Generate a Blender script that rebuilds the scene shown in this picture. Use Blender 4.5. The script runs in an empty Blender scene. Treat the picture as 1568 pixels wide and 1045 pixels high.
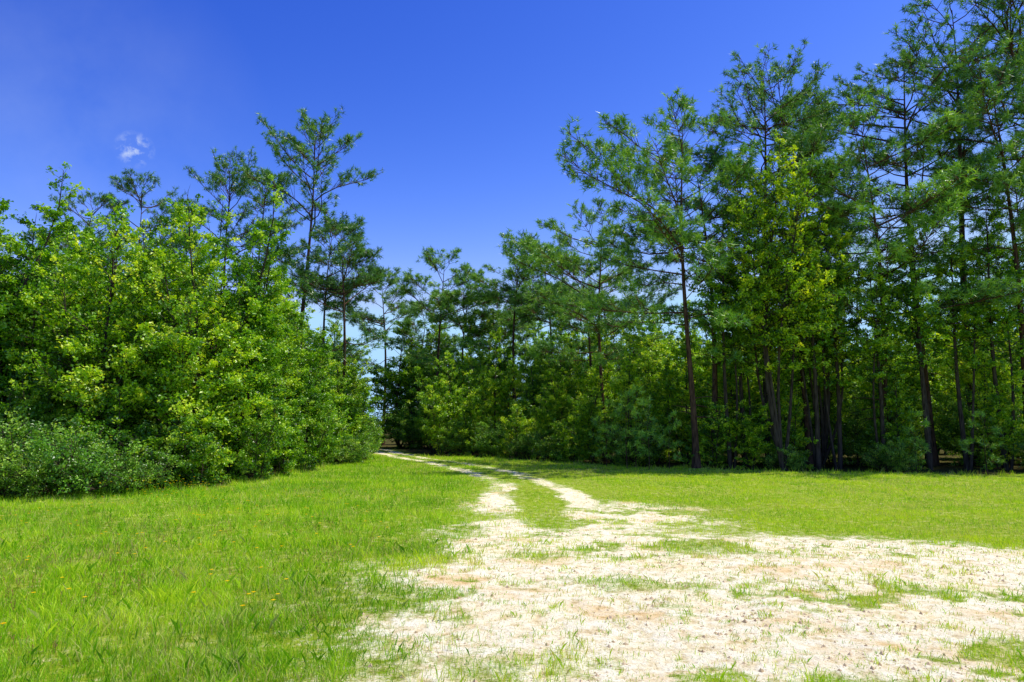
import bpy, math, numpy as np
from mathutils import Vector
scene=bpy.context.scene
PI=math.pi

# ---------------- noise -----------------
def _h(ix,iy,seed):
    n=(ix.astype(np.int64)*374761393+iy.astype(np.int64)*668265263+seed*974711)&0xffffffff
    n=((n^(n>>13))*1274126177)&0xffffffff
    n=(n^(n>>16))&0xffffffff
    return n/4294967295.0
def vnoise(x,y,seed=0):
    xi=np.floor(x);yi=np.floor(y);fx=x-xi;fy=y-yi
    fx=fx*fx*(3-2*fx);fy=fy*fy*(3-2*fy)
    a=_h(xi,yi,seed);b=_h(xi+1,yi,seed);c=_h(xi,yi+1,seed);d=_h(xi+1,yi+1,seed)
    return (a*(1-fx)+b*fx)*(1-fy)+(c*(1-fx)+d*fx)*fy
def fbm(x,y,seed=0,o=4):
    s=0;a=.5;t=0
    for i in range(o):
        s=s+a*vnoise(x*2**i+13.7*i,y*2**i+5.1*i,seed+i);t+=a;a*=.5
    return s/t
def sstep(a,b,x):
    t=np.clip((x-a)/(b-a),0,1);return t*t*(3-2*t)

# ---------------- mesh builder -----------------
class MB:
    def __init__(s): s.V=[];s.F=[];s.n=0
    def add(s,V,F,mat=0,var=None,dry=None,smooth=False):
        V=np.asarray(V,dtype=np.float32).reshape(-1,3);F=np.asarray(F)
        m=len(F)
        if var is None: var=np.full(m,.5)
        if dry is None: dry=np.zeros(m)
        s.V.append(V);s.F.append((F+s.n,np.full(m,mat),np.asarray(var),np.asarray(dry),np.full(m,smooth)));s.n+=len(V)
    def build(s,name,mats):
        me=bpy.data.meshes.new(name)
        V=np.concatenate(s.V)
        me.vertices.add(len(V));me.vertices.foreach_set("co",V.ravel())
        loops=np.concatenate([f[0].ravel() for f in s.F]).astype(np.int32)
        tot=np.concatenate([np.full(len(f[0]),f[0].shape[1]) for f in s.F])
        st=np.concatenate([[0],np.cumsum(tot)[:-1]]).astype(np.int32)
        me.loops.add(len(loops));me.loops.foreach_set("vertex_index",loops)
        me.polygons.add(len(tot));me.polygons.foreach_set("loop_start",st)
        me.polygons.foreach_set("material_index",np.concatenate([f[1] for f in s.F]).astype(np.int32))
        me.polygons.foreach_set("use_smooth",np.concatenate([f[4] for f in s.F]).astype(bool))
        for k,i in (("var",2),("dry",3)):
            a=me.attributes.new(k,'FLOAT','FACE');a.data.foreach_set("value",np.concatenate([f[i] for f in s.F]).astype(np.float32))
        for m in mats: me.materials.append(m)
        me.update(calc_edges=True)
        return me
def obj(name,me,loc=(0,0,0),rz=0,sc=(1,1,1),color=(1,1,1,1),parent=None,tilt=(0,0)):
    o=bpy.data.objects.new(name,me);scene.collection.objects.link(o)
    o.location=loc;o.rotation_euler=(tilt[0],tilt[1],rz);o.scale=sc;o.color=color
    if parent: o.parent=parent
    return o
def unit(a): return a/np.maximum(np.linalg.norm(a,axis=-1,keepdims=True),1e-6)
def tube(mb,P,R,s=6,mat=0):
    P=np.asarray(P,float);R=np.asarray(R,float);k=len(P)
    T=unit(np.gradient(P,axis=0))
    up=np.array([0.,0,1]) if abs(T[0][2])<.8 else np.array([1.,0,0])
    A=unit(np.cross(T,up));B=np.cross(T,A)
    th=np.arange(s)*2*PI/s
    V=P[:,None,:]+R[:,None,None]*(np.cos(th)[None,:,None]*A[:,None,:]+np.sin(th)[None,:,None]*B[:,None,:])
    i=np.arange(k-1)[:,None]*s;j=np.arange(s)[None,:];j2=(j+1)%s
    F=np.stack([i+j,i+j2,i+s+j2,i+s+j],-1).reshape(-1,4)
    mb.add(V.reshape(-1,3),F,mat,smooth=True)
def prisms(mb,A,B,r0,r1,mat=0):
    D=unit(B-A);up=np.tile([[0.,0,1]],(len(A),1));S=unit(np.cross(D,up)+1e-4);Q=np.cross(D,S)
    V=[]
    for c,r in ((A,r0),(B,r1)):
        for th in (0,2.094,4.189): V.append(c+r[:,None]*(math.cos(th)*S+math.sin(th)*Q))
    V=np.stack(V,1);n=len(A);b=np.arange(n)[:,None]*6
    F=np.concatenate([b+np.array([[a,(a+1)%3,(a+1)%3+3,a+3]]) for a in range(3)])
    mb.add(V.reshape(-1,3),F,mat,smooth=True)
def leaves(mb,C,D,N,L,W,mat,var,dry=None):
    D=unit(D);S=unit(np.cross(D,N)+1e-5);N2=np.cross(S,D)
    L=L[:,None];W=W[:,None]
    V=np.stack([C-D*L*.5,C+S*W*.5+N2*W*.18-D*L*.05,C+D*L*.5-N2*L*.12,C-S*W*.5+N2*W*.18-D*L*.05],1)
    F=np.arange(len(C)*4).reshape(-1,4)
    mb.add(V.reshape(-1,3),F,mat,var,dry)

# ---------------- materials -----------------
def newmat(name):
    m=bpy.data.materials.new(name);m.use_nodes=True;nt=m.node_tree;nt.nodes.clear();return m,nt
def N(nt,t,**kw):
    n=nt.nodes.new(t)
    for k,v in kw.items(): setattr(n,k,v)
    return n
def ramp(nt,cols):
    r=N(nt,'ShaderNodeValToRGB');e=r.color_ramp.elements
    while len(e)<len(cols): e.new(.5)
    for x,(p,c) in zip(e,cols): x.position=p;x.color=(*c,1)
    return r
def mixc(nt,f,a,b,typ='MIX'):
    m=N(nt,'ShaderNodeMix',data_type='RGBA',blend_type=typ)
    for idx,v in ((0,f),(6,a),(7,b)):
        if isinstance(v,(int,float)): m.inputs[idx].default_value=v
        elif isinstance(v,tuple): m.inputs[idx].default_value=(*v,1)
        else: nt.links.new(v,m.inputs[idx])
    return m.outputs[2]
def mth(nt,op,a,b=0.0,clamp=False):
    q=N(nt,'ShaderNodeMath',operation=op);q.use_clamp=clamp
    for i,v in enumerate((a,b)):
        if isinstance(v,(int,float)): q.inputs[i].default_value=v
        else: nt.links.new(v,q.inputs[i])
    return q.outputs[0]
def foliage(name,cols,trans=.4,gloss=.05,dry=None,tcol=(1.2,1.15,.5)):
    m,nt=newmat(name);L=nt.links.new
    at=N(nt,'ShaderNodeAttribute',attribute_name='var')
    oi=N(nt,'ShaderNodeObjectInfo')
    a=mth(nt,'MULTIPLY',oi.outputs['Random'],.16);a=mth(nt,'ADD',a,at.outputs['Fac']);a=mth(nt,'SUBTRACT',a,.08)
    r=ramp(nt,cols);L(a,r.inputs[0])
    c=mixc(nt,1.0,r.outputs[0],oi.outputs['Color'],'MULTIPLY')
    if dry:
        ad=N(nt,'ShaderNodeAttribute',attribute_name='dry');c=mixc(nt,ad.outputs['Fac'],c,dry)
    p=N(nt,'ShaderNodeBsdfDiffuse');L(c,p.inputs[0])
    t=N(nt,'ShaderNodeBsdfTranslucent');tc=mixc(nt,1.0,c,tcol,'MULTIPLY');L(tc,t.inputs[0])
    mx=N(nt,'ShaderNodeMixShader');mx.inputs[0].default_value=trans;L(p.outputs[0],mx.inputs[1]);L(t.outputs[0],mx.inputs[2])
    out=mx.outputs[0]
    if gloss:
        gl=N(nt,'ShaderNodeBsdfGlossy');gl.inputs['Roughness'].default_value=.42
        m2=N(nt,'ShaderNodeMixShader');m2.inputs[0].default_value=gloss;L(out,m2.inputs[1]);L(gl.outputs[0],m2.inputs[2]);out=m2.outputs[0]
    o=N(nt,'ShaderNodeOutputMaterial');L(out,o.inputs[0]);return m
M_leaf=foliage('leaf_green',[(0,(.04,.14,.002)),(.40,(.19,.45,.004)),(.75,(.52,.76,.02)),(1,(.72,.86,.07))],trans=.38)
M_shrub=foliage('leaf_shrub',[(0,(.05,.16,.006)),(.5,(.20,.44,.02)),(1,(.54,.74,.09))],trans=.38)
M_needle=foliage('pine_needle',[(0,(.03,.11,.010)),(.5,(.12,.32,.025)),(1,(.38,.62,.06))],trans=.28,gloss=.07)
M_grass=foliage('grass_blade',[(0,(.13,.36,.002)),(.5,(.34,.66,.004)),(1,(.68,.84,.03))],trans=.36,gloss=.012,dry=(.70,.57,.24))
M_sorrel=foliage('sorrel_leaf',[(0,(.24,.12,.05)),(1,(.50,.30,.13))],trans=.3,gloss=0)
M_petal=foliage('yellow_petal',[(0,(.8,.52,.01)),(1,(.85,.68,.02))],trans=.3,gloss=0)
def bark(name,c1,c2):
    m,nt=newmat(name);L=nt.links.new
    tc=N(nt,'ShaderNodeTexCoord');mp=N(nt,'ShaderNodeMapping');mp.inputs['Scale'].default_value=(7,7,1.6);L(tc.outputs['Object'],mp.inputs[0])
    v=N(nt,'ShaderNodeTexVoronoi');v.inputs['Scale'].default_value=1.6;L(mp.outputs[0],v.inputs['Vector'])
    n=N(nt,'ShaderNodeTexNoise');n.inputs['Scale'].default_value=2.5;L(mp.outputs[0],n.inputs['Vector'])
    r=ramp(nt,[(0,c1),(.8,c2)]);mm=mth(nt,'MULTIPLY',v.outputs['Distance'],n.outputs[0])
    L(mth(nt,'MULTIPLY',mm,2.4),r.inputs[0])
    b=N(nt,'ShaderNodeBump');b.inputs['Distance'].default_value=.03;L(mm,b.inputs['Height'])
    p=N(nt,'ShaderNodeBsdfDiffuse');L(r.outputs[0],p.inputs[0]);L(b.outputs[0],p.inputs['Normal'])
    o=N(nt,'ShaderNodeOutputMaterial');L(p.outputs[0],o.inputs[0]);return m
M_pbark=bark('pine_bark',(.022,.013,.009),(.12,.068,.042))
M_bark=bark('grey_bark',(.022,.016,.011),(.085,.065,.046))

# ---------------- pine -----------------
def pine(name,seed,H,cs,R,dens=1.0,bias=(0,0),top=.5,lean=0.0,dead=6,r0=None,up=52,lo=-8):
    g=np.random.default_rng(seed);mb=MB()
    r0=r0 or H*.0095
    zs=np.linspace(0,1,14)
    ph=g.uniform(0,6.28);bend=H*.012
    def tr(f):
        f=np.asarray(f)
        return np.stack([np.sin(f*4+ph)*bend*f*2+lean*H*f**1.5,np.cos(f*3.1+ph)*bend*f*2-0*f,f*H],-1)
    tube(mb,tr(zs)+[0,0,-.1],r0*(1-zs*.93)*(1+.5*np.exp(-zs*30)),8)
    nb=int((1-cs)*H*3.0)
    f=np.sort(cs+(1-cs)*g.uniform(0,1,nb)**.85);f[-1]=.985;f[-2]=.96
    az=np.arange(nb)*2.4+g.normal(0,.5,nb)
    u=(f-cs)/(1-cs)
    prof=np.where(u<top,.5+.5*(u/top)**.8,1-.72*((u-top)/(1-top))**1.9)
    ln=R*prof*g.uniform(.6,1.12,nb)
    b=np.cos(az)*bias[0]+np.sin(az)*bias[1];ln*=(1+b)
    el=np.radians(lo+u*up+g.normal(0,8,nb))
    A=tr(f);d0=np.stack([np.cos(az)*np.cos(el),np.sin(az)*np.cos(el),np.sin(el)],-1)
    droop=g.uniform(-.06,.14,nb)
    wig=g.normal(0,.04,(nb,3))
    def bp(i,t):
        t=np.asarray(t)
        q=A[i]+d0[i]*(ln[i]*t)[...,None]
        q=q+wig[i]*(ln[i]*np.sin(t*5))[...,None]
        q[...,2]+=droop[i]*ln[i]*(t**2)*1.3
        return q
    for i in range(nb):
        t=np.linspace(0,1,6);tube(mb,bp(np.full(6,i),t),np.maximum(r0*.28*(ln[i]/R)**.8*(1-t*.85),.008),4)
    for i in range(dead):
        ff=g.uniform(cs*.45,cs);a=g.uniform(0,6.28);l=g.uniform(.4,1.5)
        p=tr(ff);q=p+np.array([math.cos(a)*l,math.sin(a)*l,g.uniform(-.3,.3)*l])
        tube(mb,[p,(p+q)/2+[0,0,.05],q],[.03,.02,.006],4)
    w=ln**1.3;n2=int(w.sum()*4.6*dens)
    bi=g.choice(nb,n2,p=w/w.sum());t=g.uniform(.12,1,n2)**.65
    P0=bp(bi,t);side=unit(np.cross(d0[bi],[0,0,1]));sg=g.choice([-1,1],n2)
    L2=(.25+.38*(1.08-t)*ln[bi]*g.uniform(.5,1.1,n2))
    dd=unit(d0[bi]*g.uniform(.3,1,n2)[:,None]+side*(sg*g.uniform(.3,1,n2))[:,None]+np.array([0,0,1])*g.uniform(-.15,.9,n2)[:,None])
    P1=P0+dd*L2[:,None]
    prisms(mb,P0,P1,np.full(n2,.014),np.full(n2,.007))
    nt=np.maximum(2,(L2*5.0).astype(int));ix=np.repeat(np.arange(n2),nt)
    k=len(ix);tt=1-g.uniform(0,.5,k)**1.5
    first=np.r_[True,ix[1:]!=ix[:-1]];tt[first]=1
    TC=P0[ix]+dd[ix]*(L2[ix]*tt)[:,None]+g.normal(0,.10,(k,3))*(~first)[:,None]
    TD=unit(dd[ix]+g.normal(0,.35,(k,3))+[0,0,.45])
    nn=13
    C=np.repeat(TC,nn,0);D=np.repeat(TD,nn,0);K=len(C)
    nd=unit(D*.7+unit(g.normal(0,1,(K,3)))*1.0)
    base=C+D*g.uniform(-.12,.08,K)[:,None]
    l=g.uniform(.18,.33,K);wd=g.uniform(.024,.042,K)
    s=unit(np.cross(nd,unit(g.normal(0,1,(K,3)))))
    V=np.stack([base-s*wd[:,None]*.5,base+s*wd[:,None]*.5,base+nd*l[:,None]-np.array([0,0,1])*(l*.12)[:,None]],1)
    tv=np.repeat(np.clip(g.normal(.5,.24,k),0,1),nn)+g.normal(0,.08,K)
    mb.add(V.reshape(-1,3),np.arange(K*3).reshape(-1,3),1,np.clip(tv,0,1))
    return mb.build(name,[M_pbark,M_needle])

# ---------------- broadleaf -----------------
def broadleaf(name,seed,H,R,nlead=5,nleaf=30000,ls=.12,clear=.08,mat=None,spread=.6,hmin=.5,r0=None):
    g=np.random.default_rng(seed);mb=MB();r0=r0 or H*.010
    A=[];D=[];Ln=[];
    for k in range(nlead):
        h=H if k==0 else H*g.uniform(hmin,.93)
        a=k*2.4+g.normal(0,.4);o=0 if k==0 else R*spread*g.uniform(.5,1.1)*(1.25-.5*h/H)
        f=np.linspace(0,1,9);wob=g.normal(0,.02,2)*H
        P=np.stack([math.cos(a)*o*f**.8+wob[0]*np.sin(f*5),math.sin(a)*o*f**.8+wob[1]*np.sin(f*4.3),f*h],-1)
        if k>0: P[:,:2]+=g.normal(0,.15,2)*min(1,H/6)
        P[0,2]=-.1
        rr=r0*(1 if k==0 else .6)*(1-f*.93)
        tube(mb,P,np.maximum(rr,.006),6)
        nb=int(h*7)+8
        u=np.sort(g.uniform(0,1,nb));ff=clear+(1-clear)*u
        ff[-1]=1
        rk=R*(1 if nlead==1 else .62)*(.8+.4*g.random())
        prof=(1-u)**.62*(.65+.5*np.minimum(1,u*3))+.09
        ln=rk*prof*g.uniform(.45,1.35,nb)
        az=np.arange(nb)*2.4+g.normal(0,.6,nb);el=np.radians(g.uniform(5,45,nb)+25*u-15*(u<.12))
        base=np.stack([np.interp(ff,f,P[:,i]) for i in range(3)],-1)
        d=np.stack([np.cos(az)*np.cos(el),np.sin(az)*np.cos(el),np.sin(el)],-1)
        A.append(base);D.append(d);Ln.append(ln)
    A=np.concatenate(A);D=np.concatenate(D);Ln=np.concatenate(Ln)
    bend=g.uniform(-.35,.1,len(A))
    mid=A+D*Ln[:,None]*.5;end=A+D*Ln[:,None];end[:,2]+=bend*Ln
    rb=np.minimum(.03,.009*Ln+.004)
    prisms(mb,A,mid,rb,rb*.6);prisms(mb,mid,end,rb*.6,rb*.25)
    w=Ln**1.6+.02;ns=int(nleaf/22)
    bi=g.choice(len(A),ns,p=w/w.sum());t=g.uniform(.25,1.02,ns)
    def bp(i,t): 
        q=A[i]+D[i]*(Ln[i]*t)[:,None];q[:,2]+=bend[i]*Ln[i]*t**2;return q
    S0=bp(bi,t);side=unit(np.cross(D[bi],[0,0,1]))
    sd=unit(D[bi]*g.uniform(.2,1,ns)[:,None]+side*g.uniform(-1,1,ns)[:,None]+np.stack([0*t,0*t,g.uniform(-.25,.8,ns)],-1))
    sl=(.15+.33*Ln[bi]*(1.15-t))*g.uniform(.5,1.3,ns)
    S1=S0+sd*sl[:,None]
    prisms(mb,S0,S1,np.full(ns,.006),np.full(ns,.003))
    svar=np.clip(g.normal(.42,.2,ns)+.12*g.normal(0,1,len(A))[bi],0,1)
    li=np.repeat(np.arange(ns),22);K=len(li);tl=g.uniform(.15,1.1,K)
    C=S0[li]+sd[li]*(sl[li]*tl)[:,None]+g.normal(0,1,(K,3))*(.045+.065*np.minimum(1,sl[li]))[:,None]*[1,1,.75]
    nrm=unit(np.array([0,0,.9])+g.normal(0,.65,(K,3)))
    ld=unit(sd[li]+g.normal(0,.7,(K,3))-[0,0,.35])
    L=ls*g.uniform(.6,1.2,K);W=L*g.uniform(.55,.8,K)
    leaves(mb,C,ld,nrm,L,W,1,np.clip(svar[li]+g.normal(0,.13,K),0,1))
    return mb.build(name,[M_bark,mat or M_leaf])

# ---------------- layout masks -----------------
def sdpoly(x,y,poly):
    P=np.array(poly,float);n=len(P);d=np.full(x.shape,1e9);ins=np.zeros(x.shape,bool)
    for i in range(n):
        a=P[i];b=P[(i+1)%n];e=b-a;wx=x-a[0];wy=y-a[1]
        t=np.clip((wx*e[0]+wy*e[1])/(e@e),0,1)
        d=np.minimum(d,np.hypot(wx-e[0]*t,wy-e[1]*t))
        c=((a[1]>y)!=(b[1]>y))&(x<(b[0]-a[0])*(y-a[1])/(b[1]-a[1]+1e-12)+a[0]);ins^=c
    return np.where(ins,d,-d)
def dline(x,y,pts):
    P=np.array(pts,float);d=np.full(x.shape,1e9)
    for i in range(len(P)-1):
        a=P[i];e=P[i+1]-a;wx=x-a[0];wy=y-a[1];t=np.clip((wx*e[0]+wy*e[1])/(e@e),0,1)
        d=np.minimum(d,np.hypot(wx-e[0]*t,wy-e[1]*t))
    return d
SAND=[(-1.8,-6),(-1.6,4.7),(-1.5,6),(-1.4,7.7),(-1.05,9.7),(-.8,13.2),(-.5,15.2),(.3,14.6),(1.2,15.0),(2.6,15.8),(3.8,14.8),(4.2,13.0),(3.9,11.2),(5.2,11.0),(6.9,9.8),(10,9.5),(16,7),(16,-6)]
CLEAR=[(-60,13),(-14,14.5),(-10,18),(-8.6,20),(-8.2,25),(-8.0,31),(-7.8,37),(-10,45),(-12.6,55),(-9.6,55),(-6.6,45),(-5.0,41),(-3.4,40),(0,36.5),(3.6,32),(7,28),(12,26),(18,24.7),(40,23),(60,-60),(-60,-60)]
TL=[(-.45,14),(-.3,18),(-.25,20),(-.95,24),(-2.3,28.5),(-4,33.4),(-6.4,39),(-8.6,45.5),(-11.2,54),(-18,64)]
TR=[(1.7,14),(1.4,18),(1.0,21),(.2,25.4),(-1.2,29.8),(-2.9,34),(-5.2,39.2),(-7.4,45.3),(-10,54),(-16.5,64)]
def masks(x,y):
    n1=fbm(x*.8,y*.8,3,5)-.5;n2=fbm(x*2.3+7,y*2.3,11,5)-.5;n3=fbm(x*5,y*6,17,4)-.5;n4=fbm(x*12,y*13,19,3)-.5
    sd=sdpoly(x,y,SAND)
    s=sstep(-.8,.95,sd+n1*1.5+n2*1.5+n3*1.4+n4*.8)
    pn=fbm(x*.7+3,y*1.0+9,21,4)+n3*.6+n2*.55+n4*.3
    patch=sstep(.38,.64,pn)*.9
    G=lambda cx,cy,rx,ry,a:a*np.exp(-(((x-cx)/rx)**2+((y-cy)/ry)**2))
    patch=np.maximum(patch,G(2.2,4.6,.6,.35,.9)+n3*.6)
    patch=np.maximum(patch,G(.35,9.0,.8,.5,.8)+n3*.8)
    patch=np.maximum(patch,G(1.3,7.3,1.4,.5,.8)+n3*.9)
    patch=np.maximum(patch,sstep(.75,.25,dline(x,y,[(.6,12.0),(.55,19)])+n2*.6+n3*.3))
    patch=np.maximum(patch,G(2.8,11.3,1.2,.9,.8)+n3*.6)
    patch=np.maximum(patch,G(3.2,14.9,1.5,.7,.6)+n3*.8+n2*.6)
    bare=np.clip(G(.4,6.0,.9,.9,1.2)+G(2.7,8.3,1.3,.8,1)+G(-.1,11.5,.4,1,.9)+G(4.5,8.2,1.5,.5,.8),0,1)
    s=s*(1-np.clip(patch,0,1)*.92*(1-.85*bare))
    tr=np.minimum(dline(x,y,TL),dline(x,y,TR))
    tk=sstep(.5,.12,tr+n2*.5+n1*.25)*sstep(12,15,y)*(.9-.38*sstep(15,22,y)+.2*sstep(36,42,y))
    tk*=1-.5*sstep(.48,.6,fbm(x*1.5,y*.6,77,4))
    s=np.maximum(s,tk)
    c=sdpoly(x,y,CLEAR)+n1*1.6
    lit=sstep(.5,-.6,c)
    return np.clip(s,0,1),lit,tr
def gz(x,y):
    near=np.exp(-(np.maximum(np.abs(x),np.abs(y-10))/60)**2)
    return ((fbm(x*.25,y*.25,50,3)-.5)*.14+(fbm(x*3,y*3,51,3)-.5)*.05)*near
def axis(lo,hi,st,far):
    m=np.arange(lo,hi,st);o=np.array([1.5,4,10,25,60,150,400,far])
    return np.concatenate([lo-o[::-1],m,hi+o])
ys=[2.0]
while ys[-1]<58: ys.append(ys[-1]+max(.03,.007*ys[-1]))
o=np.array([2,6,12,25,60,150,400,1200.])
gy=np.concatenate([2-o[::-1],np.array(ys),ys[-1]+o])
gx=axis(-16,20,.05,1200.)
X,Y=np.meshgrid(gx,gy);nx=len(gx);ny=len(gy)
x=X.ravel();y=Y.ravel();z=gz(x,y)
s,lit,_=masks(x,y)
me=bpy.data.meshes.new('ground')
V=np.stack([x,y,z],-1).astype(np.float32)
ii=(np.arange(ny-1)[:,None]*nx+np.arange(nx-1)[None,:]).ravel()
F=np.stack([ii,ii+1,ii+nx+1,ii+nx],-1).astype(np.int32)
me.vertices.add(len(V));me.vertices.foreach_set('co',V.ravel())
me.loops.add(F.size);me.loops.foreach_set('vertex_index',F.ravel())
me.polygons.add(len(F));me.polygons.foreach_set('loop_start',np.arange(len(F),dtype=np.int32)*4)
for k,a in (('sand',s),('litter',lit)):
    at=me.attributes.new(k,'FLOAT','POINT');at.data.foreach_set('value',a.astype(np.float32))
me.update(calc_edges=True);me.polygons.foreach_set('use_smooth',np.ones(len(F),bool))
m,nt=newmat('ground_soil');L=nt.links.new
tc=N(nt,'ShaderNodeTexCoord')
def noise(sc,det=6,rough=.6,dist=0):
    n=N(nt,'ShaderNodeTexNoise');n.inputs['Scale'].default_value=sc;n.inputs['Detail'].default_value=det;n.inputs['Roughness'].default_value=rough;n.inputs['Distortion'].default_value=dist
    L(tc.outputs['Object'],n.inputs['Vector']);return n.outputs[0]
nA=noise(.9);nB=noise(7,8,.7);nC=noise(38,5,.7)
sr=ramp(nt,[(.32,(.56,.42,.20)),(.43,(.82,.71,.43)),(.54,(.92,.86,.62))]);L(nB,sr.inputs[0])
sr2=ramp(nt,[(.35,(1.0,.95,.84)),(.52,(1,1,1)),(.66,(.92,.76,.56))]);L(nA,sr2.inputs[0])
sandc=mixc(nt,1.0,sr.outputs[0],sr2.outputs[0],'MULTIPLY')
spk=ramp(nt,[(.34,(.46,.37,.22)),(.45,(1,1,1))]);L(nC,spk.inputs[0])
sandc=mixc(nt,.8,sandc,spk.outputs[0],'MULTIPLY')
gr=ramp(nt,[(.3,(.13,.20,.010)),(.5,(.26,.36,.02)),(.7,(.50,.48,.13))]);L(nB,gr.inputs[0])
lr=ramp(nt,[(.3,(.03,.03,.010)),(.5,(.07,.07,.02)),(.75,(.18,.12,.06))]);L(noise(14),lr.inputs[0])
aS=N(nt,'ShaderNodeAttribute',attribute_name='sand');aL=N(nt,'ShaderNodeAttribute',attribute_name='litter')
sf=mth(nt,'ADD',aS.outputs['Fac'],mth(nt,'MULTIPLY',mth(nt,'SUBTRACT',nC,.5),1.3))
sf=mth(nt,'ADD',sf,mth(nt,'MULTIPLY',mth(nt,'SUBTRACT',nB,.5),.9))
sfr=ramp(nt,[(.10,(0,0,0)),(.64,(1,1,1))]);L(sf,sfr.inputs[0])
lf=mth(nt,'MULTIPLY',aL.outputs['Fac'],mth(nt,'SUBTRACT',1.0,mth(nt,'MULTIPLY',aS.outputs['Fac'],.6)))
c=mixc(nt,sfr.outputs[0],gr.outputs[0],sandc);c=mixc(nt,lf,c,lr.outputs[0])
bp_=N(nt,'ShaderNodeBump');bp_.inputs['Distance'].default_value=.07;bp_.inputs['Strength'].default_value=1
L(mth(nt,'ADD',mth(nt,'MULTIPLY',nB,.8),mth(nt,'MULTIPLY',nC,.2)),bp_.inputs['Height'])
p=N(nt,'ShaderNodeBsdfDiffuse')
L(c,p.inputs[0]);L(bp_.outputs[0],p.inputs['Normal']);o_=N(nt,'ShaderNodeOutputMaterial');L(p.outputs[0],o_.inputs[0])
me.materials.append(m);obj('ground',me)

# ---------------- grass -----------------
g=np.random.default_rng(5)
def grass_field():
    mb=MB();NN=880000
    d=3.0+g.uniform(0,1,NN)**1.25*39;tt=g.uniform(-.96,.98,NN)
    x=tt*d*.92;y=d
    s,lit,tr=masks(x,y)
    tuft=fbm(x*5,y*5,90,3);big=fbm(x*.6,y*.6,91,4);fine=fbm(x*11,y*11,93,2);thin=fbm(x*1.3,y*1.3,95,4);med=fbm(x*2.2,y*2.2,97,3)
    insand=sstep(.08,.8,s);left=sstep(1,-2,x)
    p=(1-insand)**1.3*np.clip(.05+tuft*1.5,0,1)*(.45+.55*sstep(.34,.52,thin+.20*left))+insand*(.06+.9*sstep(.52,.72,fine)*sstep(.36,.6,tuft))
    p*=np.clip(1.35-lit*1.5,0,1)
    keep=g.random(NN)<p
    x=x[keep];y=y[keep];d=d[keep];big=big[keep];tuft=tuft[keep];s=insand[keep];n=len(x);lit=lit[keep];thin=thin[keep];tr=tr[keep];left=left[keep];med=med[keep]
    z=gz(x,y)
    h=(.03+.085*g.random(n)**1.6)*(1-.35*s)*(.25+1.4*tuft)*(1+1.8*sstep(.0,.7,lit))*(.4+1.2*med)*(.8+.4*left)
    h*=1+.7*sstep(.58,.70,med)*left
    h=np.minimum(h,.17+.25*lit)
    h*=np.where(y>14,.45+.55*sstep(.3,1.6,tr),1)
    w=np.maximum(.0042,.0008*d)*g.uniform(.6,1.3,n)
    a=g.uniform(0,2*PI,n);la=g.uniform(0,2*PI,n);lean=h*g.uniform(.1,.9,n)
    S=np.stack([np.cos(a),np.sin(a),0*a],-1)*w[:,None]*.5
    B=np.stack([x,y,z-.005],-1);Ld=np.stack([np.cos(la)*lean,np.sin(la)*lean,h],-1)
    Md=np.stack([np.cos(la)*lean*.3,np.sin(la)*lean*.3,h*.6],-1)
    var=np.clip(-.10+1.05*big+g.normal(0,.24,n)-.26*left+.17+.9*(tuft-.5)+.7*(med-.5),0,1)
    dryp=sstep(.50,.66,fbm(x*.9+40,y*.9,33,4))*.36*(1-.25*left)+.05+.35*s+.2*sstep(.48,.36,thin)*(1-.6*left)
    dry=np.where(g.random(n)<dryp,g.uniform(.3,.9,n),g.uniform(0,.08,n))
    k=d<10;m=k.sum()
    V=np.stack([B-S,B+S,B+Md+S*.8,B+Ld,B+Md-S*.8],1)[k]
    mb.add(V.reshape(-1,3),np.arange(m*5).reshape(-1,5),0,var[k],dry[k])
    k=~k;m=k.sum();V=np.stack([B-S,B+S,B+Ld],1)[k]
    mb.add(V.reshape(-1,3),np.arange(m*3).reshape(-1,3),0,var[k],dry[k])
    print('blades',n)
    return mb.build('grass',[M_grass])
obj('grass',grass_field())
def sorrel():
    mb=MB();n=9000;x=g.uniform(-11,-1.5,n);y=g.uniform(4,14,n);s,l,_=masks(x,y)
    k=(fbm(x*.8,y*.8,301,4)>.50)&(s<.3)&(g.random(n)<.32);x=x[k];y=y[k];n=len(x);z=gz(x,y)
    h=g.uniform(.06,.13,n);B=np.stack([x,y,z],-1);T=B+np.stack([g.normal(0,.02,n),g.normal(0,.02,n),h],-1)
    prisms(mb,B,T,np.full(n,.002),np.full(n,.0012))
    i=np.repeat(np.arange(n),4);K=len(i);t=g.uniform(.6,1,K)
    leaves(mb,B[i]+(T-B)[i]*t[:,None]+g.normal(0,.006,(K,3)),g.normal(0,1,(K,3)),g.normal(0,1,(K,3)),g.uniform(.010,.018,K),g.uniform(.007,.010,K),0,g.random(K))
    return mb.build('red_sorrel',[M_sorrel])
obj('red_sorrel',sorrel())

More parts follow.
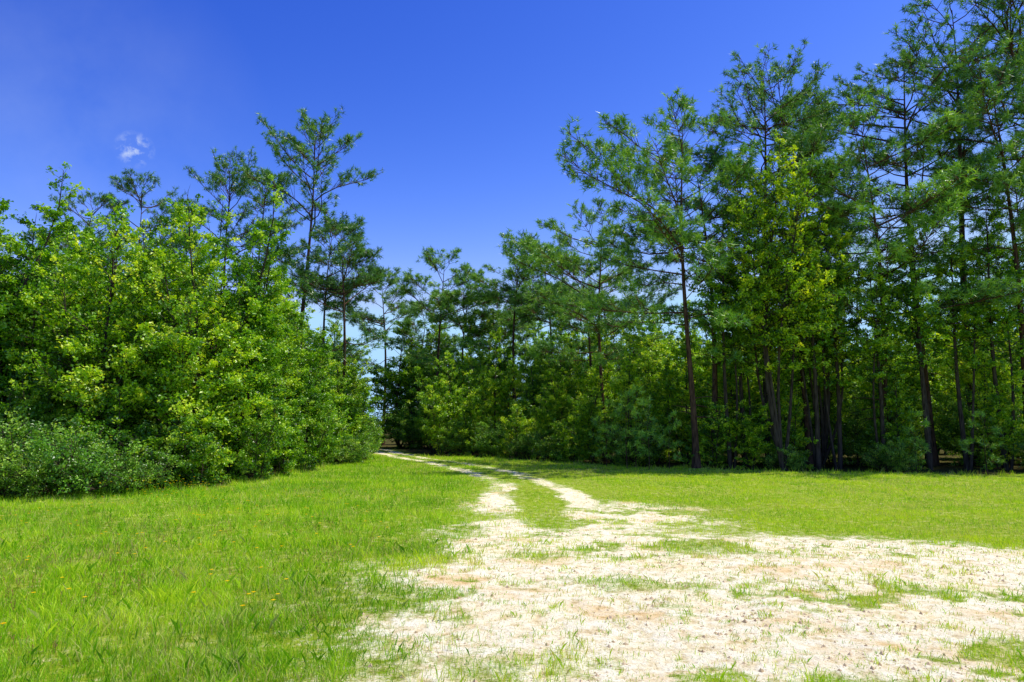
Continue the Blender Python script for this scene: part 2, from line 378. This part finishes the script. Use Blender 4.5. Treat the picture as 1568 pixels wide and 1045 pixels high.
def clods():
    mb=MB();NN=12000
    d=3.2+g.uniform(0,1,NN)**1.5*14;x=g.uniform(-.3,1.0,NN)*d;y=d
    s,l,_=masks(x,y);k=(g.random(NN)<s)&(fbm(x*2,y*2,66,3)>.45);x=x[k];y=y[k];n=len(x);z=gz(x,y)
    r=.005+.021*g.random(n)**3
    O=np.array([[1,0,0],[0,1,0],[-1,0,0],[0,-1,0],[0,0,.8],[0,0,-.8]])
    V=np.stack([x,y,z],-1)[:,None,:]+O[None]*r[:,None,None]*g.uniform(.6,1.3,(n,6,1))
    T=np.array([[0,1,4],[1,2,4],[2,3,4],[3,0,4],[1,0,5],[2,1,5],[3,2,5],[0,3,5]])
    F=(np.arange(n)[:,None,None]*6+T[None]).reshape(-1,3);mb.add(V.reshape(-1,3),F,0)
    return mb.build('soil_clods',[bark('clod_soil',(.30,.20,.10),(.6,.46,.28))])
obj('soil_clods',clods())

# ---------------- tree meshes -----------------
PA=pine('pineA',1,15,.28,5.0,.92,bias=(-.25,-.1),top=.5,lean=-.02)
PB=pine('pineB',42,19.3,.45,5.2,.85,top=.45,lean=.005,up=56,lo=0)
PC=pine('pineC',3,22,.40,5.6,.68,top=.55)
PD=pine('pineD',4,14,.36,3.6,1.45,top=.5)
PE=pine('pineE',5,18,.5,4.2,.95,top=.6)
PS=pine('pineS',6,3.2,.06,1.3,1.6,top=.25,dead=0)
BA=broadleaf('blA',11,9,3.0,6,36000,ls=.115,clear=.03)
BB=broadleaf('blB',12,8,3.3,6,36000,ls=.115,clear=.03)
BC=broadleaf('blC',13,10,2.6,4,34000,clear=.06,ls=.11)
BD=broadleaf('blD',14,13.5,3.2,5,30000,clear=.38,hmin=.7)
BE=broadleaf('blE',15,8,2.6,4,15000,clear=.12,ls=.13)
BF=broadleaf('blF',25,11,2.2,2,7500,clear=.45,ls=.13,hmin=.8)
BG=broadleaf('blG',26,4.2,1.5,3,8000,clear=.04,ls=.10,hmin=.6)
BH=broadleaf('blH',27,3.0,1.5,4,6500,clear=.03,ls=.10,hmin=.45,spread=.9)
SA=broadleaf('shA',16,2.4,1.5,9,10000,ls=.085,clear=.03,mat=M_shrub,spread=.9,hmin=.35)
SB=broadleaf('shB',17,1.4,1.5,12,9000,ls=.07,clear=.02,mat=M_shrub,spread=1.0,hmin=.3)

rg=np.random.default_rng(77)
def put(name,me,x,y,s=1.0,sz=None,rz=None,col=(1,1,1),parent=None,tilt=(0,0)):
    rz=rg.uniform(0,6.28) if rz is None else rz
    return obj(name,me,(x,y,float(gz(np.array([float(x)]),np.array([float(y)]))[0])-.02),rz,(s,s,sz or s),(*col,1),parent,tilt)
P_='pine_tree';T_='sweetgum_tree';O_='oak_tree';S_='shrub'
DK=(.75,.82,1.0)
# left pines
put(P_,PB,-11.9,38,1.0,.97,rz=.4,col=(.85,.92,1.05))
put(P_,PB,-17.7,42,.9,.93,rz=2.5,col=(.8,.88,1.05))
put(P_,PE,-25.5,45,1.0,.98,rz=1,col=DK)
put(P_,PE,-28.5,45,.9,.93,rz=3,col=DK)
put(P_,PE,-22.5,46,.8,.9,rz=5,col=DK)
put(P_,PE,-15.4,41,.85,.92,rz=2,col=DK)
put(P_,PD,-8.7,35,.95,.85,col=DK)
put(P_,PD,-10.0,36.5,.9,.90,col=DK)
# centre pines
put(P_,PD,-5.4,50,1.2,1.0,col=(1.1,1.1,1))
put(P_,PD,-3.6,51,1.1,.92)
put(P_,PD,-7.6,57,1.2,.82)
put(P_,PD,.3,48,1.25,1.04,col=(1.1,1.1,1))
put(P_,PD,2.6,47,1.2,1.0)
put(P_,PD,-1.2,54,1.2,.84)
put(P_,PA,6,44,.85,.82)
put(P_,PD,4.6,41,1.1,.82)
# right pines
put(P_,PA,7.4,27.8,1.0,.98,rz=0,col=(1.2,1.15,1))
put(P_,PD,8.8,30,1.2,1.0,col=(1.1,1.1,1))
put(P_,PA,4.6,34,.85,.84,rz=-.4,col=(1.15,1.12,1))
put(P_,PC,11.6,31,.9,.82,rz=1.3)
put(P_,PB,13.8,33,.9,.98,rz=4)
put(P_,PC,21.4,31.8,1.05,1.0,rz=1,col=(.85,.9,1))
put(P_,PC,18.2,30,.95,.86,rz=3.3)
put(P_,PC,24.5,30.5,1.05,1.05,rz=5,col=(.85,.9,1))
put(P_,PA,15.4,28.5,1.05,.98,rz=2.4,col=(1.1,1.1,1))
put(P_,PE,20.6,27.5,.95,.92)
put(P_,PE,17,38,1.1,1.05)
put(P_,PA,23.5,28.4,.95,1.05,rz=1.4)
put(P_,PD,12.6,29.3,1.0,1.0)
# left broadleaf wall
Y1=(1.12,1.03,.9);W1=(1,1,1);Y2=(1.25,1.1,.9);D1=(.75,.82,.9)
for (me_,x,y,s,sz,c) in [(BA,-9.9,20.8,1,.98,Y1),(BC,-8.9,23.3,1,1.02,(.85,.92,.9)),(BB,-12.2,20.3,1,1.0,(1.15,1.05,.9)),(BC,-14.8,20.5,1.05,.98,(.9,.95,.9)),(BA,-16.5,21,1,1.0,W1),
    (BA,-11.6,23.8,1.05,1.12,(1,1,.9)),(BB,-14.4,24.2,1.1,1.2,(.85,.95,.9)),(BC,-9.6,26.2,1,.9,Y1),(BB,-9.3,28.8,.85,.82,(.85,.92,.9)),(BA,-8.9,31.8,.75,.72,W1),(BB,-8.9,35,.8,.7,Y1),
    (BA,-18.5,23,1.1,1.05,W1),(BC,-13,28,1.1,1.12,(.9,.95,1)),(BB,-17,28,1.2,1.25,(.9,.95,.9)),(BC,-21,26,1.1,1.0,Y1),(BA,-11.5,32,1.1,1.05,(.9,.95,1)),(BB,-21,31,1.2,1.3,(.8,.9,.9))]:
    put(T_,me_,x,y,s,sz,col=c)
for x,y,me_,s,sz,c in [(-8.8,19.6,BH,.8,.7,D1),(-10.8,18.9,BH,1,.9,D1),(-8.2,22.2,BH,.9,.9,D1),(-8.1,24.4,BG,.8,.7,W1),(-8.0,26.9,BH,.9,.9,D1),(-13.5,19,BG,.9,.8,D1),(-8.1,29,BG,.8,.8,W1),(-8.0,34,BG,.9,.9,W1),  # D1 saplings coloured darker, painting shade on the wall's lower half
    (-10.2,38.8,BG,1.2,1.2,W1),(-4.3,42.5,BG,1.1,1.1,Y2),(-2.4,41.2,BG,1.1,1.2,Y1),(.2,39,BH,1.1,1.0,Y2),(1.7,37.3,BG,.9,.8,Y2),(3.1,34.2,BH,1,1,Y1),(4.6,31.9,BG,.8,.65,Y2),(-5.3,46.5,BG,1.3,1.5,W1),(-11.5,46,BG,1.4,1.4,Y1),
    (8.3,28.6,BH,1,.9,Y1),(9.6,27.8,BG,.8,.65,Y2),(11.5,28.6,BG,1.1,1.0,Y2),(15.6,27.9,BG,1.0,1.0,Y2),(19.3,27.4,BG,1.0,1.0,Y2),(23,27.0,BG,1,.8,Y1),(6.6,31.5,BG,1.1,1.1,Y2),(10.3,32,BG,1.3,1.4,Y2),(13,31.5,BG,1.3,1.3,Y2),(17,30.5,BG,1.3,1.3,Y2)]:  # right understory tint above one stands in for light under the canopy
    put('sweetgum_sapling',me_,x,y,s,sz,col=c)
# centre back broadleaf
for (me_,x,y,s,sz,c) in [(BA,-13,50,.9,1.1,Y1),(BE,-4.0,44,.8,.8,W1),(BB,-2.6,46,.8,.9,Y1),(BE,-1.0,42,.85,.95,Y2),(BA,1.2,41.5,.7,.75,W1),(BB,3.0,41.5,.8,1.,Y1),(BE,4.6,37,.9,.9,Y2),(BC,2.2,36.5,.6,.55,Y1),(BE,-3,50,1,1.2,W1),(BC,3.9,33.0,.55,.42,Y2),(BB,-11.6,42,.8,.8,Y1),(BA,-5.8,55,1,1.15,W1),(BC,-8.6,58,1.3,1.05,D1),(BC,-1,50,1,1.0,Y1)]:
    put(T_,me_,x,y,s,sz,col=c)
# right broadleaf
put(T_,BD,10.6,27.0,1,1,col=(1.4,1.14,.8))
put(T_,BD,13.2,29.5,.9,.9,col=Y1)
for (me_,x,y,s,sz,c) in [(BE,5.6,31.8,.8,.8,Y1),(BF,8.9,28.2,1,1.0,W1),(BF,9.8,29,1,.9,W1),(BF,12.2,27.6,1,.95,W1),(BF,13.4,28.3,1,1.05,Y1),(BF,14.7,27.4,.9,.8,Y1),(BF,16.4,27.2,1,.95,W1),(BF,18,27.4,1,.9,Y1),(BF,19.4,27.2,1,1,W1),(BF,22.2,27,1,1,W1),(BF,11.3,30.4,1,1.1,Y1),
    (BE,14.6,31.5,.9,.85,Y2),(BE,17.8,31.8,.9,.85,Y2),(BE,11.2,33,.9,.85,Y2),(BE,21.8,31.4,.9,.9,Y2),(BE,25,29,1,1.1,W1),(BE,8.2,32.2,.8,.75,Y1),(BA,12,38,.9,.9,Y2),(BA,16,38,.9,.9,Y2),(BB,20.5,37,1,.9,Y2),(BA,25,36,1,1.0,Y2),(BB,8,38,1,.85,Y2),(BA,29,33,1,1.1,Y1)]:  # interior trees brightened by tint, as little light reaches them
    put(O_,me_,x,y,s,sz,col=c)
# shrubs
sh=[(-12.2,16.5,SB,1.2,W1),(-10.7,16.9,SB,1.1,(.9,1,1)),(-13.6,16.4,SB,1.4,W1),(-11.6,15.9,SB,.7,Y1),(-9.6,17.6,SB,.8,W1),(-12.8,18.0,SA,.8,(.7,.8,.8)),(-15,17.6,SA,1,(.7,.8,.8)),(-9.8,19.9,SA,.6,(.8,.9,.8)),(-11.2,20.2,SA,.7,(.8,.9,.8)),  # dark-tinted shrubs paint the shade at the left trees' foot
 (-8.0,31.5,SB,.8,Y1),(-7.6,33,SB,1.0,W1),(-7.9,36,SA,1,W1),
 (-3.2,41.5,SA,.9,Y1),(-1.2,39.4,SA,.9,W1),(.8,38,SB,1.0,W1),(2.4,35.5,SB,1.1,Y1),(5.3,30.8,SB,1.0,Y1),
 (-10.7,42.5,SA,1.4,W1),(-12.8,48,SA,1.6,W1),(-14.5,41.5,SA,1.5,W1),(-2,45,SA,1.4,W1),(1,41,SA,1.4,W1),(4,38,SA,1.4,Y1),(-17,46,SA,2,W1),(-6.6,54,SA,1.8,W1),(-14.5,56,SA,2,W1),
 (10.8,27.4,SB,.7,W1),(14.6,26.7,SB,.8,Y1),(20.3,25.8,SB,.9,Y1),(24.2,26.5,SA,1.2,(.9,1,1)),(26,27,SA,1.4,W1),(12,31.5,SA,1.4,Y2),(15,30,SA,1.1,Y2),(20,30,SA,1.4,Y2),(23,32,SA,1.6,Y2),(9.5,34,SA,1.6,Y2),(14.5,34,SA,1.8,Y2),(19,34.5,SA,1.8,Y2),(6.8,34.5,SA,1.6,Y2)]  # Y2 shrubs inside the right wood: brightness painted in, canopy blocks light
for x,y,me_,s,c in sh: put(S_,me_,x,y,s,col=c)
for x,y,s in [(4.8,28.9,.85),(5.6,28.3,.75),(6.3,27.7,.6),(4.1,30.0,.75),(5.3,29.6,.9),(15.4,26.4,.6),(17.6,25.7,.6),(21.5,25.0,.7)]:
    put('pine_sapling',PS,x,y,s,col=(1.8,1.5,1.3))  # light green, tint raised further to offset the big pine's shade

# distant mass of trees
dt=bpy.data.objects.new('distant_trees',None);scene.collection.objects.link(dt)
cnt=0
for row,(yy,st) in enumerate([(58,3.9),(67,5.0)]):
    xx=-yy*.92
    while xx<yy*.98:
        x_=xx+rg.uniform(-1.3,1.3);y_=yy+rg.uniform(-2.5,2.5);cnt+=1
        cen=-14<x_<8
        me_=[BA,BB,BE,BA,PD,BB][rg.integers(6)]
        k=rg.uniform(.9,1.25)*(1.0 if cen else 1.1)
        put('tree_%d'%cnt,me_,x_,y_,1.4*k,1.15*k,col=tuple(np.array((1.05,1.02,.9))*rg.uniform(.8,1.15)),parent=dt)
        xx+=st
for xx in np.arange(-44,50,4.0):
    cnt+=1;put('undergrowth_%d'%cnt,SA,xx,56+rg.uniform(-1,2),2.0,1.6,parent=dt)
for xx,yy in [(-34,40),(-30,36),(-22,40),(31,40),(35,42),(27,44),(12,45),(16,47),(8,50),(34,34),(22,46)]:
    cnt+=1;k=rg.uniform(.9,1.2);put('tree_%d'%cnt,[BA,BB,BE][cnt%3],xx,yy,1.1*k,1.1*k,col=(1.2,1.1,.85),parent=dt)

# ---------------- weeds & flowers -----------------
def weeds():
    mb=MB();gg=np.random.default_rng(9)
    pts=[(-6.0,11.6,.5),(-5.9,11.5,.4),(-9.2,17.0,.6),(-6.2,14,.35),(-4.6,12.4,.3)]
    for i in range(120): pts.append((gg.uniform(-9,-1.6),gg.uniform(9,19),gg.uniform(.10,.22)))
    for x,y,h in pts:
        z=float(gz(np.array([x]),np.array([y]))[0]);n=int(h*170)
        top=np.array([x+gg.normal(0,.02),y,z+h]);b=np.array([x,y,z])
        prisms(mb,b[None],top[None],np.array([.005]),np.array([.003]))
        f=gg.uniform(.1,1,n);C=b+(top-b)*f[:,None]+gg.normal(0,.04*h/.3,(n,3))*[1,1,.3]
        leaves(mb,C,gg.normal(0,1,(n,3))+[0,0,.6],gg.normal(0,.5,(n,3))+[0,0,1],np.full(n,.045),np.full(n,.016),0,gg.uniform(0,.5,n))
    return mb.build('weeds',[M_grass])
obj('weeds',weeds())
def flowers():
    mb=MB();gg=np.random.default_rng(19);n=240
    x=np.concatenate([gg.uniform(-9,-1.8,n-60),gg.normal(-8.6,.9,60)]);y=np.concatenate([gg.uniform(4.8,19,n-60),gg.normal(17.2,.9,60)])
    z=gz(x,y)+gg.uniform(.12,.20,n)+.3*(np.arange(n)>n-60)*gg.random(n)
    B=np.stack([x,y,gz(x,y)],-1);C=np.stack([x,y,z],-1);prisms(mb,B,C,np.full(n,.003),np.full(n,.002),1)
    for k in range(5):
        a=k*2*PI/5;dd=np.array([math.cos(a),math.sin(a),.3])
        leaves(mb,C+dd*.012,np.tile(dd,(n,1)),np.tile([0.,0,1],(n,1)),np.full(n,.028),np.full(n,.02),0,gg.uniform(0,1,n))
    return mb.build('yellow_wildflowers',[M_petal,M_grass])
obj('yellow_wildflowers',flowers())

# ---------------- light, sky, camera -----------------
EL=math.radians(66);AZ=math.radians(84)
S=Vector((math.cos(EL)*math.sin(AZ),math.cos(EL)*math.cos(AZ),math.sin(EL)))
ld=bpy.data.lights.new('sun','SUN');ld.energy=5;ld.angle=math.radians(.5);ld.color=(1,.95,.86)
lo=bpy.data.objects.new('sun',ld);scene.collection.objects.link(lo);lo.rotation_euler=S.to_track_quat('Z','Y').to_euler();lo.location=(0,0,50)
w=bpy.data.worlds.new('World');scene.world=w;w.use_nodes=True;nt=w.node_tree;nt.nodes.clear();L=nt.links.new
sk=N(nt,'ShaderNodeTexSky',sky_type='NISHITA');sk.sun_disc=False;sk.sun_elevation=EL;sk.sun_rotation=AZ;sk.air_density=1.0;sk.dust_density=.3;sk.ozone_density=3.0;sk.altitude=300
c=mixc(nt,1.0,sk.outputs[0],(.55*.12,.95*.12,1.5*.12),'MULTIPLY')
sp=N(nt,'ShaderNodeSeparateColor');L(c,sp.inputs[0])
def chan(i,p_,k,mx):
    a=mth(nt,'POWER',sp.outputs[i],p_);a=mth(nt,'MULTIPLY',a,k);return mth(nt,'MINIMUM',a,mx)
cb=N(nt,'ShaderNodeCombineColor')
L(chan(0,3.0,115,.45),cb.inputs[0]);L(chan(1,2.15,3.9,.75),cb.inputs[1]);L(chan(2,1.3,1.32,1.1),cb.inputs[2])
tc=N(nt,'ShaderNodeTexCoord')
def cloud(dirv,rad,sc,lo_,hi_,amt):
    dv=Vector(dirv).normalized()
    sub=N(nt,'ShaderNodeVectorMath',operation='DISTANCE');L(tc.outputs['Generated'],sub.inputs[0]);sub.inputs[1].default_value=dv
    f=mth(nt,'SUBTRACT',1.0,mth(nt,'DIVIDE',sub.outputs['Value'],rad),True)
    n=N(nt,'ShaderNodeTexNoise');n.inputs['Scale'].default_value=sc;n.inputs['Detail'].default_value=7;n.inputs['Roughness'].default_value=.6;L(tc.outputs['Generated'],n.inputs['Vector'])
    q=mth(nt,'MULTIPLY',mth(nt,'SUBTRACT',n.outputs[0],lo_),1/(hi_-lo_),True)
    return mth(nt,'MULTIPLY',mth(nt,'MULTIPLY',f,q),amt)
cl=mth(nt,'ADD',cloud((-.578,1,.423),.024,70,.46,.66,1.0),cloud((-.66,1,.46),.22,5,.35,.75,.16),True)
c=mixc(nt,cl,cb.outputs[0],(.75,.86,1.0))
bg=N(nt,'ShaderNodeBackground')
sc_=N(nt,'ShaderNodeVectorMath',operation='SCALE');L(c,sc_.inputs[0]);sc_.inputs[3].default_value=1/.12
L(sc_.outputs[0],bg.inputs[0]);bg.inputs['Strength'].default_value=.12
o_=N(nt,'ShaderNodeOutputWorld');L(bg.outputs[0],o_.inputs[0])
cam=bpy.data.cameras.new('camera');co=bpy.data.objects.new('camera',cam);scene.collection.objects.link(co)
cam.lens=24;cam.sensor_width=36;cam.clip_end=5000;cam.clip_start=.05
co.location=(0,0,1.65);co.rotation_euler=(math.radians(97.25),0,0);scene.camera=co
scene.view_settings.view_transform='Standard';scene.view_settings.look='None';scene.view_settings.exposure=0
